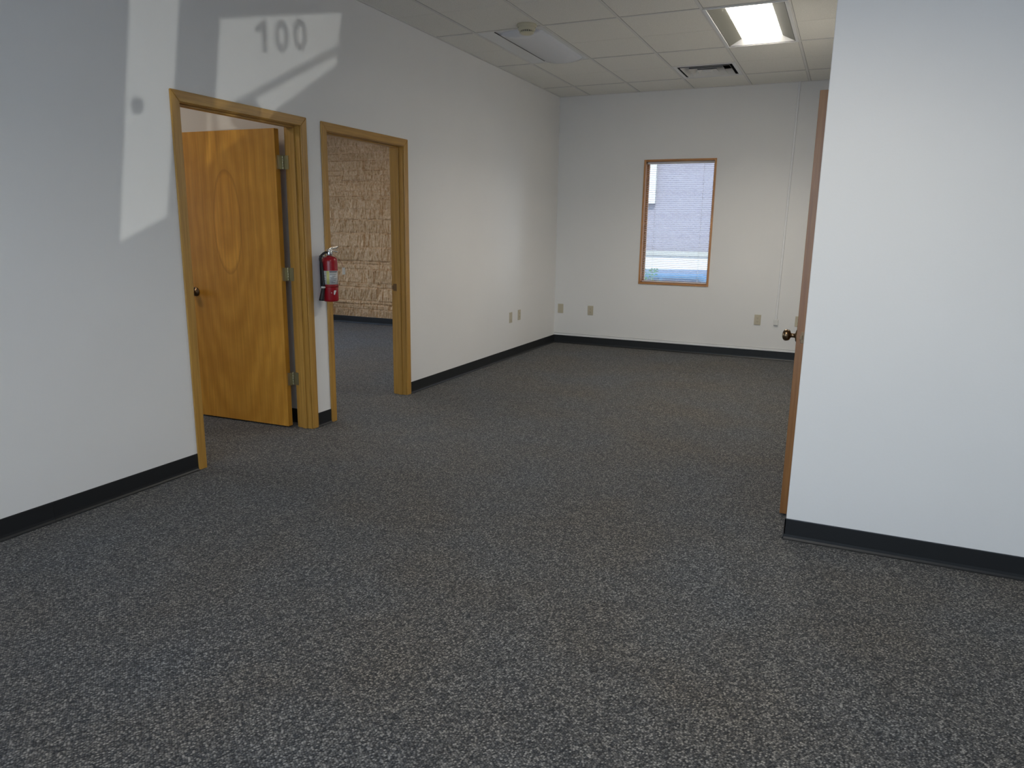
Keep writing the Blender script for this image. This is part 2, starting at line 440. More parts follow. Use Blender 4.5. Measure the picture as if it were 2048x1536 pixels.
# shade of the gaps each side of the bars, painted as dark strips
bm = B()
for x in GX[1:-1]:
    for s_ in (-1, 1): box(bm, x+s_*(w+.0012)-.0012, x+s_*(w+.0012)+.0012, YF, D-.02, H-.0008, H+.001)
for yv in GY[1:-1]:
    for s_ in (-1, 1): box(bm, .02, XR, yv+s_*(w+.0012)-.0012, yv+s_*(w+.0012)+.0012, H-.0007, H+.001)
obj('grid_shade_strips', bm, mat('grid_shadow_gap', (.20, .20, .19), .9)[0], ceil)
bm = B(); box(bm, XB-.15, 0-.0, YF-.15, D+.5, H+.03, H+.08)
struct(obj('ceiling', bm, M['warm']))
bm = B(); box(bm, SX+PT+.001, XR, PY+PT+.001, D, H+.255, H+.3); struct(obj('ceiling', bm, M['warm']))

# ------------------------------------------------------------------ light fixtures
def troffer_lit(i, j, label):
    x0, x1 = cellx(i); y1, y0 = GY[j], GY[j+1]
    cx, cy = (x0+x1)/2, (y0+y1)/2; hx, hy = (x1-x0)/2-.004, (y1-y0)/2-.004
    t = thing('ceiling_light', label, 'light', (cx, cy, H-.006), 0)
    bm = B(); o_ = .022     # flange frame: four strips, hangs 6 mm below the grid
    a, b_ = hx-.024, hy-.016
    for q in ((-hx, -a, -hy, hy), (a, hx, -hy, hy), (-a, a, -hy, -b_), (-a, a, b_, hy)): box(bm, q[0], q[1], q[2], q[3], -.003, .010)
    obj('frame', bm, M['fixture'], t, bevel=.0015)
    # dark seam between frame and reflector
    bm = B(); c_, d_ = a-.004, b_-.004
    for q in ((-a, -c_, -b_, b_), (c_, a, -b_, b_), (-c_, c_, -b_, -d_), (-c_, c_, d_, b_)): box(bm, q[0], q[1], q[2], q[3], .001, .012)
    obj('seam', bm, M['dark'], t)
    # reflector: four sloping faces up to the lens
    lx, ly, dz = .160, .530, .048
    bm = B()
    O_ = [bm.verts.new(p) for p in ((-c_, -d_, .004), (c_, -d_, .004), (c_, d_, .004), (-c_, d_, .004))]
    I_ = [bm.verts.new(p) for p in ((-lx, -ly, dz), (lx, -ly, dz), (lx, ly, dz), (-lx, ly, dz))]
    O2_ = [bm.verts.new((v.co.x, v.co.y, v.co.z+.003)) for v in O_]; I2_ = [bm.verts.new((v.co.x, v.co.y, v.co.z+.003)) for v in I_]
    for k in range(4):
        l = (k+1) % 4
        f_ = bm.faces.new((O_[k], O_[l], I_[l], I_[k])); f_.material_index = (k+1) % 2; bm.faces.new((O2_[k], I2_[k], I2_[l], O2_[l]))  # end faces lighter, the lens glow on them put into the colour
        bm.faces.new((O_[k], O2_[k], O2_[l], O_[l])); bm.faces.new((I_[k], I_[l], I2_[l], I2_[k]))
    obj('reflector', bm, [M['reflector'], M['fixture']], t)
    bm = B(); vs = [bm.verts.new(p) for p in ((-lx, -ly, dz-.002), (-lx, ly, dz-.002), (lx, ly, dz-.002), (lx, -ly, dz-.002))]; bm.faces.new(vs)
    dfo = obj('diffuser', bm, M['tube'], t)
    bm = B(); box(bm, -hx, hx, -hy, hy, dz+.012, dz+.03); obj('housing', bm, M['fixture'], t)
    return t
troffer_lit(4, 2, 'lit recessed fluorescent ceiling light glowing white near the right partition')
troffer_lit(5, 6, 'added unseen recessed ceiling light above the front of the room')  # added lamp out of view, brightens the partition and front floor

def added_room_light(x, y, label):
    t = thing('ceiling_light', label, 'light', (x, y, H+.029))
    bm = B(); box(bm, -.30, .30, -.60, .60, -.06, 0); obj('housing', bm, M['fixture'], t, bevel=.006)
    bm = B(); vs = [bm.verts.new(p) for p in ((-.27, -.57, -.062), (-.27, .57, -.062), (.27, .57, -.062), (.27, -.57, -.062))]; bm.faces.new(vs)
    obj('diffuser', bm, M['added_tube'], t)
M['added_tube'] = emis('added_room_glow', (1, .84, .66), 6.5)  # glow of the lamps added in the side rooms
added_room_light(-1.7, 2.2, 'added unseen ceiling light in the first side room, in front of the open wooden door')  # added lamp, warms the wall above the open door
added_room_light(-1.6, 6.2, 'added unseen ceiling light in the stone-walled second side room')  # added lamp, brightens and warms the stone
x0, x1 = GX[1], GX[2]; cx, cy = (x0+x1)/2, (GY[2]+GY[3])/2; hx, hy = (x1-x0)/2-.012, (GY[2]-GY[3])/2-.012
t = thing('ceiling_light', 'unlit flat ceiling light with a curved acrylic lens behind the smoke detector', 'light', (cx, cy, H-.002))
bm = B(); box(bm, -hx, hx, -hy, hy, 0, .05); obj('pan', bm, M['fixture'], t, bevel=.003)
# wrap lens: shallow barrel, higher at the edges, rounded ends
bm = B(); lx0, lx1, ly = -.125, hx-.03, hy-.012; nxs, nys = 16, 28; rows = []
for j in range(nys+1):
    yy = -ly + 2*ly*j/nys; row = []
    endf = min(1, (ly-abs(yy))/.10); endf = math.sqrt(max(0, 1-(1-endf)**2))
    for i in range(nxs+1):
        u = i/nxs; xx = lx0+(lx1-lx0)*u; a = math.sin(math.pi*u)
        yq = math.copysign(min(abs(yy), ly - .075*(1-a**.7)), yy)
        row.append(bm.verts.new((xx, yq, -.001 - .042*(a**.6)*endf)))
    rows.append(row)
for j in range(nys):
    for i in range(nxs):
        f = bm.faces.new((rows[j][i], rows[j][i+1], rows[j+1][i+1], rows[j+1][i])); f.smooth = True
obj('lens', bm, M['acrylic'], t)
bm = B(); box(bm, lx0-.008, lx0, -ly, ly-.06, -.005, .0); obj('lens_gap', bm, M['dark'], t)

# air diffuser: stepped square louvre rings in a long frame
vx0, vx1, vy0, vy1 = GX[3]+.013, GX[4]-.013, 7.485, 8.055
t = thing('air_diffuser', 'white louvred square air diffuser set in the ceiling near the far wall', 'vent', ((vx0+vx1)/2, (vy0+vy1)/2, H-.003))
hx, hy = (vx1-vx0)/2, (vy1-vy0)/2
bm = B()
for q in ((-hx, -hx+.035, -hy, hy), (hx-.035, hx, -hy, hy), (-hx+.035, hx-.035, -hy, -hy+.035), (-hx+.035, hx-.035, hy-.035, hy)): box(bm, *q, 0, .006)
obj('frame', bm, M['fixture'], t, bevel=.002)
bm = B(); box(bm, -hx+.01, hx-.01, -hy+.01, hy-.01, .10, .11)
for q in ((-hx+.01, -hx+.034, -hy+.01, hy-.01), (hx-.034, hx-.01, -hy+.01, hy-.01), (-hx+.034, hx-.034, -hy+.01, -hy+.034), (-hx+.034, hx-.034, hy-.034, hy-.01)): box(bm, *q, .007, .10)
obj('duct', bm, M['dark'], t)
def ring(k):
    bm = B(); a = hx-.060-k*.070; b_ = hy-.060-k*.070; a2, b2 = a-.036, b_-.036
    z0, z1 = -.004, .045          # vanes flare outwards and down
    lo = [(-a, -b_), (a, -b_), (a, b_), (-a, b_)]; hi = [(-a2, -b2), (a2, -b2), (a2, b2), (-a2, b2)]
    A = [bm.verts.new((*p, z0)) for p in lo]; Bq = [bm.verts.new((*p, z1)) for p in hi]
    A2 = [bm.verts.new((p[0], p[1], z0+.003)) for p in lo]; B2 = [bm.verts.new((p[0], p[1], z1+.003)) for p in hi]
    for i in range(4):
        l = (i+1) % 4
        bm.faces.new((A[i], A[l], Bq[l], Bq[i])); bm.faces.new((A2[i], B2[i], B2[l], A2[l])).material_index = 1
        bm.faces.new((A[i], A2[i], A2[l], A[l])); bm.faces.new((Bq[i], Bq[l], B2[l], B2[i]))
    return bm
for k in range(3): obj('louvre', ring(k), [M['diff'], M['ink_and_shade']], t)  # vane backs in dark grey, shade between the louvres painted on
bm = B(); box(bm, -.045, .045, -.035, .035, -.002, .004); obj('centre_plate', bm, M['fixture'], t)

# smoke detector
t = thing('smoke_detector', 'round cream smoke detector on the ceiling beside the unlit light', 'smoke detector', (.868, 5.615, H))
bm = B(); lathe(bm, [(0, 0), (.078, 0), (.078, -.012), (.070, -.018), (.070, -.022)], 40); obj('mounting_base', bm, M['detector'], t)
bm = B(); lathe(bm, [(.066, -.02), (.068, -.036), (.062, -.046), (.0, -.046)], 40); obj('body', bm, M['detector'], t)
bm = B(); lathe(bm, [(.0, -.046), (.050, -.046), (.050, -.058), (0, -.058)], 40); obj('chamber', bm, M['dark'], t)
bm = B()
for k in range(20):
    a = 2*math.pi*k/20; box(bm, .049, .054, -.0035, .0035, -.060, -.044, 0, Matrix.Rotation(a, 4, 'Z'))
obj('slots', bm, M['detector'], t)
bm = B(); lathe(bm, [(0, -.058), (.056, -.058), (.056, -.062), (.045, -.068), (0, -.069)], 40); obj('cap', bm, M['detector'], t)

# ------------------------------------------------------------------ left doorways
def casing(bm, y0, y1, x, s, z1=ZD, wdt=cas, th=.012):
    """mitred casing round an opening in a wall parallel to y; s = outward sign"""
    def leg(pts, mi):
        A = [bm.verts.new((x, p[0], p[1])) for p in pts]; Bv = [bm.verts.new((x+s*th, p[0], p[1])) for p in pts]
        fs = [bm.faces.new(A), bm.faces.new(Bv[::-1])]
        for i in range(4): fs.append(bm.faces.new((A[i], Bv[i], Bv[(i+1) % 4], A[(i+1) % 4])))
        for f in fs: f.material_index = mi
    e = .0006
    leg([(y0-wdt, 0), (y0, 0), (y0, z1-wdt), (y0-wdt, z1)], 0)
    leg([(y1, 0), (y1+wdt, 0), (y1+wdt, z1), (y1, z1-wdt)], 0)
    leg([(y0-wdt+e, z1+e*0), (y0+e, z1-wdt+e*0), (y1-e, z1-wdt), (y1+wdt-e, z1)], 1)
def doorframe(root, y0, y1, xa, xb, stop_x):
    """jamb between faces xa (room side) and xb; root at the origin"""
    bm = B(); casing(bm, y0-.005, y1+.005, max(xa, xb), 1, ZD); obj('casing', bm, [M['oak_v'], M['oak_h']], root, bevel=.0035)
    bm = B(); casing(bm, y0-.005, y1+.005, min(xa, xb), -1, ZD); obj('casing', bm, [M['oak_v'], M['oak_h']], root, bevel=.0035)
    bm = B(); lo, hi = min(xa, xb), max(xa, xb)
    box(bm, lo, hi, y0-.018, y0, 0, OZ); box(bm, lo, hi, y1, y1+.018, 0, OZ); box(bm, lo, hi, y0-.018, y1+.018, OZ, OZ+.018, 1)
    obj('jamb', bm, [M['oak_v'], M['oak_h']], root, bevel=.001)
    bm = B(); s0, s1 = stop_x
    box(bm, s0, s1, y0, y0+.011, 0, OZ-.011); box(bm, s0, s1, y1-.011, y1, 0, OZ-.011); box(bm, s0, s1, y0, y1, OZ-.011, OZ, 1)
    obj('door_stop', bm, [M['oak_v'], M['oak_h']], root, bevel=.002)
def knob(parent, loc, direction, m=None):
    """door knob: rosette on the face, neck and ball along `direction` (local axis)"""
    mt = Matrix.Translation(loc) @ Vector(direction).to_track_quat('Z', 'Y').to_matrix().to_4x4()
    bm = B(); lathe(bm, [(0, 0), (.033, 0), (.033, .004), (.027, .009), (.013, .012), (.0105, .018), (.0105, .030), (.014, .034), (.022, .037),
                         (.0265, .044), (.0285, .053), (.0270, .061), (.022, .067), (.012, .071), (0, .0715)], 36, mt)
    return obj('door_knob', bm, m or M['brass'], parent)
def hinge(parent, loc, ang_leaf, h=.089):
    """knuckle at loc (vertical), one plate along +x local of the door edge, one against the jamb"""
    bm = B()
    seg = h/5
    for k in range(5): lathe(bm, [(0, -h/2+k*seg+.0006), (.0062, -h/2+k*seg+.0006), (.0062, -h/2+(k+1)*seg-.0006), (0, -h/2+(k+1)*seg-.0006)], 14, Matrix.Translation(loc))
    lathe(bm, [(0, h/2), (.004, h/2), (.0045, h/2+.004), (0, h/2+.007)], 12, Matrix.Translation(loc))
    x, y, z = loc
    for plate in ang_leaf: box(bm, *plate, z-h/2, z+h/2)
    return obj('hinge', bm, M['hinge'], parent, bevel=.0006)

# door_1: near doorway, leaf swung open into the first room, hinged on the far jamb
d1 = sroot('door_1')
doorframe(d1, O1[0], O1[1], 0, -PT, (-.073, -.038))
leaf = bpy.data.objects.new('door_leaf', None)
bm = B(); box(bm, -.815, 0, -.044, 0, .012, 2.028)
leaf = obj('door_leaf', bm, M['veneer'], d1, bevel=.0015)
leaf.location = (-.162, O1[1]-.012, 0); leaf.rotation_euler = (0, 0, R(2.2))
knob(leaf, (-.772, -.044, .93), (0, -1, 0)); knob(leaf, (-.772, 0, .93), (0, 1, 0))
for z in (1.815, 1.080, .352):
    hinge(d1, (-.140, O1[1]-.010, z), [(-.161, -.140, O1[1]-.042, O1[1]-.0395), (-.1435, -.141, O1[1]-.042, O1[1]-.010), (-.137, -.098, O1[1]-.004, O1[1]-.0005)])

# door_2: far doorway, empty, strike plate on the far jamb
d2 = sroot('door_2')
doorframe(d2, O2[0], O2[1], 0, -PT, (-.073, -.038))
bm = B(); box(bm, -.112, -.078, O2[1]-.0018, O2[1], .885, .945); box(bm, -.122, -.112, O2[1]-.004, O2[1], .898, .930)
obj('strike_plate', bm, M['brass'], d2, bevel=.0008)

# door_3: right-hand doorway behind the partition, leaf ajar and seen edge on
d3 = sroot('door_3')
bm = B(); box(bm, SX, SX+PT, SY0, SY0+.018, 0, OZ); box(bm, SX, SX+PT, SY1-.018, SY1, 0, OZ); box(bm, SX, SX+PT, SY0, SY1, OZ, OZ+.018, 1)
obj('jamb', bm, [M['oak_v'], M['oak_h']], d3, bevel=.001)
bm = B(); casing(bm, SY0+.013, SY1-.013, SX, -1, ZD); obj('casing', bm, [M['oak_v'], M['oak_h']], d3, bevel=.003)
hx_, hy_ = SX-.012, 4.625
LA = math.atan2(3.1665-hx_+.022, hy_-3.735)
bm = B(); box(bm, -.022, .022, -.90, 0, .012, 2.035)
l3 = obj('door_leaf', bm, M['oak_e'], d3, bevel=.0015)
l3.location = (hx_-.022, hy_, 0); l3.rotation_euler = (0, 0, -math.atan2((hx_-.022)-3.165, .90))
bm = B(); box(bm, -.002, .019, -.9012, -.899, .885, .94); box(bm, -.006, .006, -.909, -.9, .903, .924); obj('latch_plate', bm, M['brass'], l3, bevel=.0006)
knob(l3, (-.022, -.840, .912), (-1, 0, 0)); 

# ------------------------------------------------------------------ window in the far wall
w1 = sroot('window_1')
bm = B(); fw = .022
def framering(bm, x0, x1, z0, z1, t, y0, y1):
    box(bm, x0, x0+t, y0, y1, z0, z1, 1); box(bm, x1-t, x1, y0, y1, z0, z1, 1)
    box(bm, x0+t, x1-t, y0, y1, z0, z0+t, 0); box(bm, x0+t, x1-t, y0, y1, z1-t, z1, 0)
framering(bm, WX0, WX1, WZ0, WZ1, fw, D-.010, D+.13)
obj('window_frame', bm, [M['oak_w'], M['oak_wv']], w1, bevel=.0025)
bm = B(); framering(bm, WX0+fw, WX1-fw, WZ0+fw, WZ1-fw, .020, D+.088, D+.125)
obj('sash', bm, [M['oak_w'], M['oak_wv']], w1, bevel=.002)
bm = B(); box(bm, WX0+.04, WX1-.04, D+.104, D+.110, WZ0+.04, WZ1-.04); obj('window_pane', bm, M['glass'], w1)
# mini blind hanging inside the frame
t = thing('window_blind', 'white horizontal mini blind with open slats inside the far window', 'blind', ((WX0+WX1)/2, D+.056, WZ1-fw))
bw = (WX1-WX0)/2-fw-.004
bm = B(); box(bm, -bw, bw, -.013, .013, -.026, -.001); obj('head_rail', bm, M['slat'], t, bevel=.002)
bm = B(); z = -.040; zb = -(WZ1-WZ0-2*fw)+.020
ns = 0
while z > zb:
    L = []
    for k in range(4):
        yy = -.0125+.025*k/3; zz = z + .0022*math.sin(math.pi*k/3) + .0034*(k/3-.5)
        L.append((yy, zz))
    for k in range(3):
        a, b_ = L[k], L[k+1]
        vs = [bm.verts.new(p) for p in ((-bw, a[0], a[1]), (bw, a[0], a[1]), (bw, b_[0], b_[1]), (-bw, b_[0], b_[1]))]
        vt = [bm.verts.new((v.co.x, v.co.y, v.co.z+.0006)) for v in vs]
        bm.faces.new(vs[::-1]); bm.faces.new(vt)
        for q in range(4): bm.faces.new((vs[q], vs[(q+1) % 4], vt[(q+1) % 4], vt[q]))
    z -= .0215; ns += 1
bmesh.ops.remove_doubles(bm, verts=bm.verts, dist=1e-5)
obj('slats', bm, M['slat'], t)
bm = B()
for x in (-bw*.7, bw*.7):
    for yy in (-.013, .013): box(bm, x-.0007, x+.0007, yy-.0007, yy+.0007, zb, -.02)
obj('ladder_cords', bm, M['slat'], t)
bm = B(); box(bm, -bw, bw, -.012, .012, zb-.014, zb-.004); obj('bottom_rail', bm, M['slat'], t, bevel=.002)

# ------------------------------------------------------------------ outlets, raceway, conduit
def plate(kind, m, loc, rz, label, group=None):
    """local: faces -y, centre at origin"""
    t = thing('wall_outlet' if kind != 'blank' else 'wall_plate', label, 'outlet' if kind != 'blank' else 'wall plate', loc, rz, group)
    bm = B(); box(bm, -.036, .036, -.006, 0, -.058, .058); obj('cover_plate', bm, m, t, bevel=.003)
    if kind == 'duplex':
        for s_ in (-1, 1):
            bm = B(); pts = []
            for k in range(24):
                a = 2*math.pi*k/24; pts.append((.0172*math.cos(a), max(-.0125, min(.0125, .0172*math.sin(a)))+s_*.0195))
            prism(bm, pts, 1, -.0078, -.004); rc = obj('receptacle', bm, m, t)
            bm = B(); box(bm, -.0075, -.0055, -.0083, -.0077, s_*.0195-.002, s_*.0195+.006); box(bm, .0055, .0075, -.0083, -.0077, s_*.0195-.002, s_*.0195+.006)
            box(bm, -.002, .002, -.0083, -.0077, s_*.0195-.009, s_*.0195-.005); obj('slots', bm, M['dark'], rc)
    else:
        bm = B()
        if kind == 'jack': box(bm, -.008, .008, -.0085, -.005, -.008, .008)
        else:
            lathe(bm, [(0, 0), (.003, 0), (.003, .0015), (0, .0015)], 12, Matrix.Translation((0, -.006, .03)) @ Matrix.Rotation(R(90), 4, 'X'))
            obj('screw', bm, M['chrome'], t); bm = B()
            lathe(bm, [(0, 0), (.003, 0), (.003, .0015), (0, .0015)], 12, Matrix.Translation((0, -.006, -.03)) @ Matrix.Rotation(R(90), 4, 'X'))
        obj('screw' if kind == 'blank' else 'jack', bm, M['chrome'] if kind == 'blank' else M['dark'], t)
    return t
plate('blank', M['plate'], (.082, D, .438), 0, 'blank beige wall plate on the far wall beside the left corner')
plate('duplex', M['plate'], (.480, D, .434), 0, 'beige duplex outlet on the far wall, second from the left corner')
plate('duplex', M['plate'], (2.470, D, .444), 0, 'beige duplex outlet on the far wall left of the vertical raceway')
plate('duplex', M['plate'], (2.905, D, .451), 0, 'beige duplex outlet half hidden by the door on the right')
plate('blank', M['plate'], (0, 7.285, .452), R(90), 'blank beige wall plate on the left wall, nearer of the two')
plate('duplex', M['plate'], (0, 7.516, .460), R(90), 'beige duplex outlet on the left wall, nearer the far corner')

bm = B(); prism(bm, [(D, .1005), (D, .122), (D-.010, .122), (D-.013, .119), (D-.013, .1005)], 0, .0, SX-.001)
box(bm, 0, SX-.001, D-.0015, D-.0002, .122, .126, 1)  # thin grey strip along the raceway's top edge
o = obj('wire_raceway', bm, [M['raceway'], M['joint_line']]); tag(o, 'long pale surface raceway running on top of the far black baseboard', 'raceway')
t = thing('cable_raceway', 'narrow vertical white cable raceway from ceiling down the far wall', 'raceway', (2.690, D, 0))
bm = B(); pts = [(-.011, 0), (.011, 0), (.011, -.010), (.008, -.013), (-.008, -.013), (-.011, -.010)]
A = [bm.verts.new((p[0]+0.004, p[1]*1.6, H-.004)) for p in pts]; Bv = [bm.verts.new((p[0]-.022, p[1]*1.6, .45)) for p in pts]
bm.faces.new(A); bm.faces.new(Bv[::-1])
for i in range(6): bm.faces.new((A[i], Bv[i], Bv[(i+1) % 6], A[(i+1) % 6]))
obj('channel', bm, M['raceway'], t)
bm = B(); box(bm, -.046, .004, -.022, 0, .395, .462); obj('end_box', bm, M['platew'], t, bevel=.004)

# ------------------------------------------------------------------ fire extinguisher
ex = thing('fire_extinguisher', 'red fire extinguisher hung on the wall between the two left doorways', 'fire extinguisher', (.080, 4.092, .895))
rb = .053
bm = B(); lathe(bm, [(0, .006), (.030, .006), (.034, 0), (.046, 0), (.0515, .004), (rb, .012), (rb, .272), (.0515, .285), (.046, .297), (.036, .305), (.022, .309), (.016, .310), (.016, .318), (0, .318)], 48)
body = obj('cylinder', bm, M['red'], ex)
def band(name, z0, z1, a0, a1, r, m, par, n=24):
    bm = B(); A = []
    for k in range(n+1):
        a = R(a0+(a1-a0)*k/n); A.append([bm.verts.new((rr_*math.cos(a), rr_*math.sin(a), z)) for rr_, z in ((r, z0), (r, z1), (r-.0015, z1), (r-.0015, z0))])
    for p, q in zip(A, A[1:]):
        for i in range(4): f = bm.faces.new((p[i], q[i], q[(i+1) % 4], p[(i+1) % 4])); f.smooth = True
    bm.faces.new(A[0]); bm.faces.new(A[-1][::-1])
    return obj(name, bm, m, par)
# the camera looks from about -51 degrees
lab = band('label', .118, .212, -128, 20, rb+.0008, M['label'], ex)
band('warning_strip', .120, .210, -78, -58, rb+.0013, M['yellow'], lab, 8)
band('heading_bar', .203, .210, -56, 8, rb+.0013, M['ink_and_shade'], lab, 10)
for k, (z, a0, a1) in enumerate([(.196, -54, 4), (.185, -54, -2), (.176, -120, -84), (.174, -40, -10), (.165, -54, -22), (.160, -120, -88), (.156, -50, 0), (.146, -54, -8), (.142, -118, -86), (.136, -54, -30), (.130, -46, -16), (.126, -120, -90)]):
    band('print_line', z, z+.0032, a0, a1, rb+.0013, M['ink_and_shade'], lab, 6)
bm = B()      # pale kite-shaped mark low on the shell
pts = [(-50, .062), (-20, .079), (-6, .076), (-14, .062), (-22, .047)]
def cyl(a, z, r): a = R(a); return (r*math.cos(a), r*math.sin(a), z)
A = [bm.verts.new(cyl(a, z, rb+.0012)) for a, z in pts]; Bv = [bm.verts.new(cyl(a, z, rb-.002)) for a, z in pts]
bm.faces.new(A); bm.faces.new(Bv[::-1])
for i in range(len(pts)): bm.faces.new((A[i], Bv[i], Bv[(i+1) % len(pts)], A[(i+1) % len(pts)]))
obj('emblem', bm, M['platew'], ex)
band('strap', .100, .113, -180, 180, rb+.0018, M['redband'], ex, 40)
bm = B(); lathe(bm, [(0, .312), (.021, .312), (.021, .338), (.017, .342), (.017, .354), (0, .354)], 24); box(bm, -.012, .012, -.016, .022, .335, .358)
obj('valve', bm, M['chrome'], ex, bevel=.002)
bm = B()
tube(bm, smoothpts([(0, -.014, .352), (0, .010, .361), (0, .055, .364), (0, .095, .372)], 4), [.006]*13, 8)
box(bm, -.009, .009, -.012, .07, .355, .359); obj('top_lever', bm, M['chrome'], ex, bevel=.001)
bm = B(); prism(bm, [(.005, .344), (.040, .348), (.085, .338), (.085, .334), (.040, .342), (.005, .336)], 0, -.008, .008); obj('carry_handle', bm, M['chrome'], ex, bevel=.001)
bm = B(); mt = Matrix.Translation((.015, -.006, .332)) @ Matrix.Rotation(R(90), 4, 'Y'); lathe(bm, [(0, 0), (.013, 0), (.013, .008), (.011, .010), (0, .010)], 24, mt)
g = obj('pressure_gauge', bm, M['chrome'], ex)
bm = B(); lathe(bm, [(0, .0101), (.010, .0101), (.010, .0106), (0, .0106)], 24, mt); obj('gauge_face', bm, M['platew'], g)
bm = B(); tube(bm, [(0, 0, .348), (.024, -.002, .348)], .0018, 8)
ringp = [(.024+.011*(1-math.cos(a)), -.002+.011*math.sin(a), .348) for a in [2*math.pi*k/16 for k in range(17)]]; tube(bm, ringp, .0014, 6)
obj('pull_pin', bm, M['chrome'], ex)
# hose leaves the valve towards -y, drops beside the shell; nozzle clipped low
bm = B(); tube(bm, smoothpts([(-.002, -.012, .336), (-.010, -.038, .332), (-.020, -.064, .312), (-.024, -.070, .288), (-.018, -.061, .250), (-.014, -.058, .170), (-.010, -.060, .112)], 5), .0078, 12)
obj('hose', bm, M['rubber'], ex)
bm = B(); tube(bm, [(-.008, -.062, .116), (-.009, -.063, .098), (-.011, -.066, .090), (-.016, -.080, .02), (-.016, -.082, .008)], [.0105, .011, .012, .0165, .0175], 16); obj('nozzle', bm, M['rubber'], ex)
bm = B(); tube(bm, [(-.010, -.067, .106), (-.010, -.067, .094)], .0145, 14); box(bm, -.02, .0, -.062, -.045, .096, .104); obj('hose_clip', bm, M['platew'], ex)
bm = B(); box(bm, -.080, -.074, -.010, .010, .09, .312); box(bm, -.076, -.050, -.012, .012, .098, .116); box(bm, -.076, -.018, -.006, .006, .300, .306)
obj('wall_bracket', bm, M['rubber'], ex, bevel=.001)
bm = B(); box(bm, -.001, .001, -.008, .006, .325, .327)       # inspection tag on a thin tie
tube(bm, smoothpts([(.004, .016, .333), (.012, .045, .310), (.018, .095, .275), (.018, .128, .225)], 4), .0011, 6)
obj('tag_tie', bm, M['redband'], ex)
bm = B(); box(bm, .0175, .018, .112, .146, .178, .228); obj('inspection_tag', bm, M['label'], ex)

# ------------------------------------------------------------------ front wall (behind the camera): glazed door, sidelight, windows
FO = [(.35, 3.60, .25, 2.45), (4.20, 4.385, .12, 2.45), (4.525, 4.985, .60, 1.368), (5.45, 6.85, .25, 2.45)]
bm = B(); x = 0
for a, b_, z0, z1 in (FO[0], (3.95, 5.35, 0, 2.60), FO[3]):
    box(bm, x, a, YF-.15, YF, 0, H+.25)
    if z0: box(bm, a, b_, YF-.15, YF, 0, z0)
    box(bm, a, b_, YF-.15, YF, z1, H+.25); x = b_
box(bm, x, XR+.12, YF-.15, YF, 0, H+.25)
bmesh.ops.remove_doubles(bm, verts=bm.verts, dist=1e-5)
struct(obj('wall_front', bm, M['wall']))
d4 = sroot('door_4'); bm = B(); x = 3.95
for a, b_, z0, z1 in FO[1:3]:
    SH = .2; xo = lambda q, z: q + SH*(z-1.4)  # openings sheared so the glint's patch leans on the left wall
    L_ = x if x == 3.95 else None
    prism(bm, [(x if L_ else xo(x, 0), 0), (xo(a, 0), 0), (xo(a, 2.6), 2.6), (x if L_ else xo(x, 2.6), 2.6)], 1, YF-.022, YF-.016)
    prism(bm, [(xo(a, 0), 0), (xo(b_, 0), 0), (xo(b_, z0), z0), (xo(a, z0), z0)], 1, YF-.022, YF-.016)
    prism(bm, [(xo(a, z1), z1), (xo(b_, z1), z1), (xo(b_, 2.6), 2.6), (xo(a, 2.6), 2.6)], 1, YF-.022, YF-.016); x = b_
prism(bm, [(xo(x, 0), 0), (5.35, 0), (5.35, 2.6), (xo(x, 2.6), 2.6)], 1, YF-.022, YF-.016); obj('door_panel', bm, M['wall'], d4)
for k, (a, b_, z0, z1) in enumerate(FO):
    r_ = sroot('window_%d' % (k+2))
    if k in (1, 2):
        bm = B(); prism(bm, [(xo(a, z0), z0), (xo(b_, z0), z0), (xo(b_, z1), z1), (xo(a, z1), z1)], 1, YF-.021, YF-.017); obj('window_pane', bm, M['glass'], r_)
    bm = B(); t_ = .0025 if k in (1, 2) else .045
    for q in ((a, a+t_, z0, z1), (b_-t_, b_, z0, z1), (a+t_, b_-t_, z0, z0+t_), (a+t_, b_-t_, z1-t_, z1)): box(bm, q[0], q[1], YF-.022, YF-.016, q[2], q[3])
    if k in (0,): box(bm, 1.95, 1.995, YF-.03, YF, z0, z1)
    if k in (0, 3):
        obj('window_frame', bm, M['aluminium'], r_)
        bm = B(); box(bm, a+t_, b_-t_, YF-.018, YF-.012, z0+t_, z1-t_); obj('window_pane', bm, M['glass'], r_)
    else: bm.free()
    if k == 1:
        bm = B(); lathe(bm, [(0, 0), (.020, 0), (.020, .004), (0, .004)], 24, Matrix.Translation((4.222, YF-.022, 1.185)) @ Matrix.Rotation(R(90), 4, 'X')); obj('shadow_disc', bm, M['dark'], r_)  # disc set on the pane to throw a round spot of shade
    if k == 2:
        bm = B(); yd = (YF-.0245, YF-.0225)
        prism(bm, [(4.674, 1.281), (4.689, 1.281), (4.689, 1.357), (4.676, 1.357), (4.650, 1.341), (4.650, 1.328), (4.674, 1.336)], 1, *yd)
        obj('number_decal', bm, M['dark'], r_)
        for zx in (4.746, 4.816):
            bm = B(); n_ = 36; rg = []
            for q in range(n_):
                a_ = 2*math.pi*q/n_; ca, sa = math.cos(a_), math.sin(a_)
                rg.append([bm.verts.new((zx+rx_*ca, y_, 1.318+rz_*sa)) for rx_, rz_, y_ in ((.025, .038, yd[0]), (.025, .038, yd[1]), (.0125, .0225, yd[1]), (.0125, .0225, yd[0]))])
            for q in range(n_):
                for e_ in range(4): bm.faces.new((rg[q][e_], rg[(q+1) % n_][e_], rg[(q+1) % n_][(e_+1) % 4], rg[q][(e_+1) % 4]))
            obj('number_decal', bm, M['dark'], r_)
        bm = B(); lathe(bm, [(0, 0), (.045, 0), (.045, .004), (0, .004)], 24, Matrix.Translation((4.61, YF-.022, 1.138)) @ Matrix.Rotation(R(90), 4, 'X')); obj('shadow_disc', bm, M['dark'], r_)  # added disc, throws an arched shadow above the near door casing
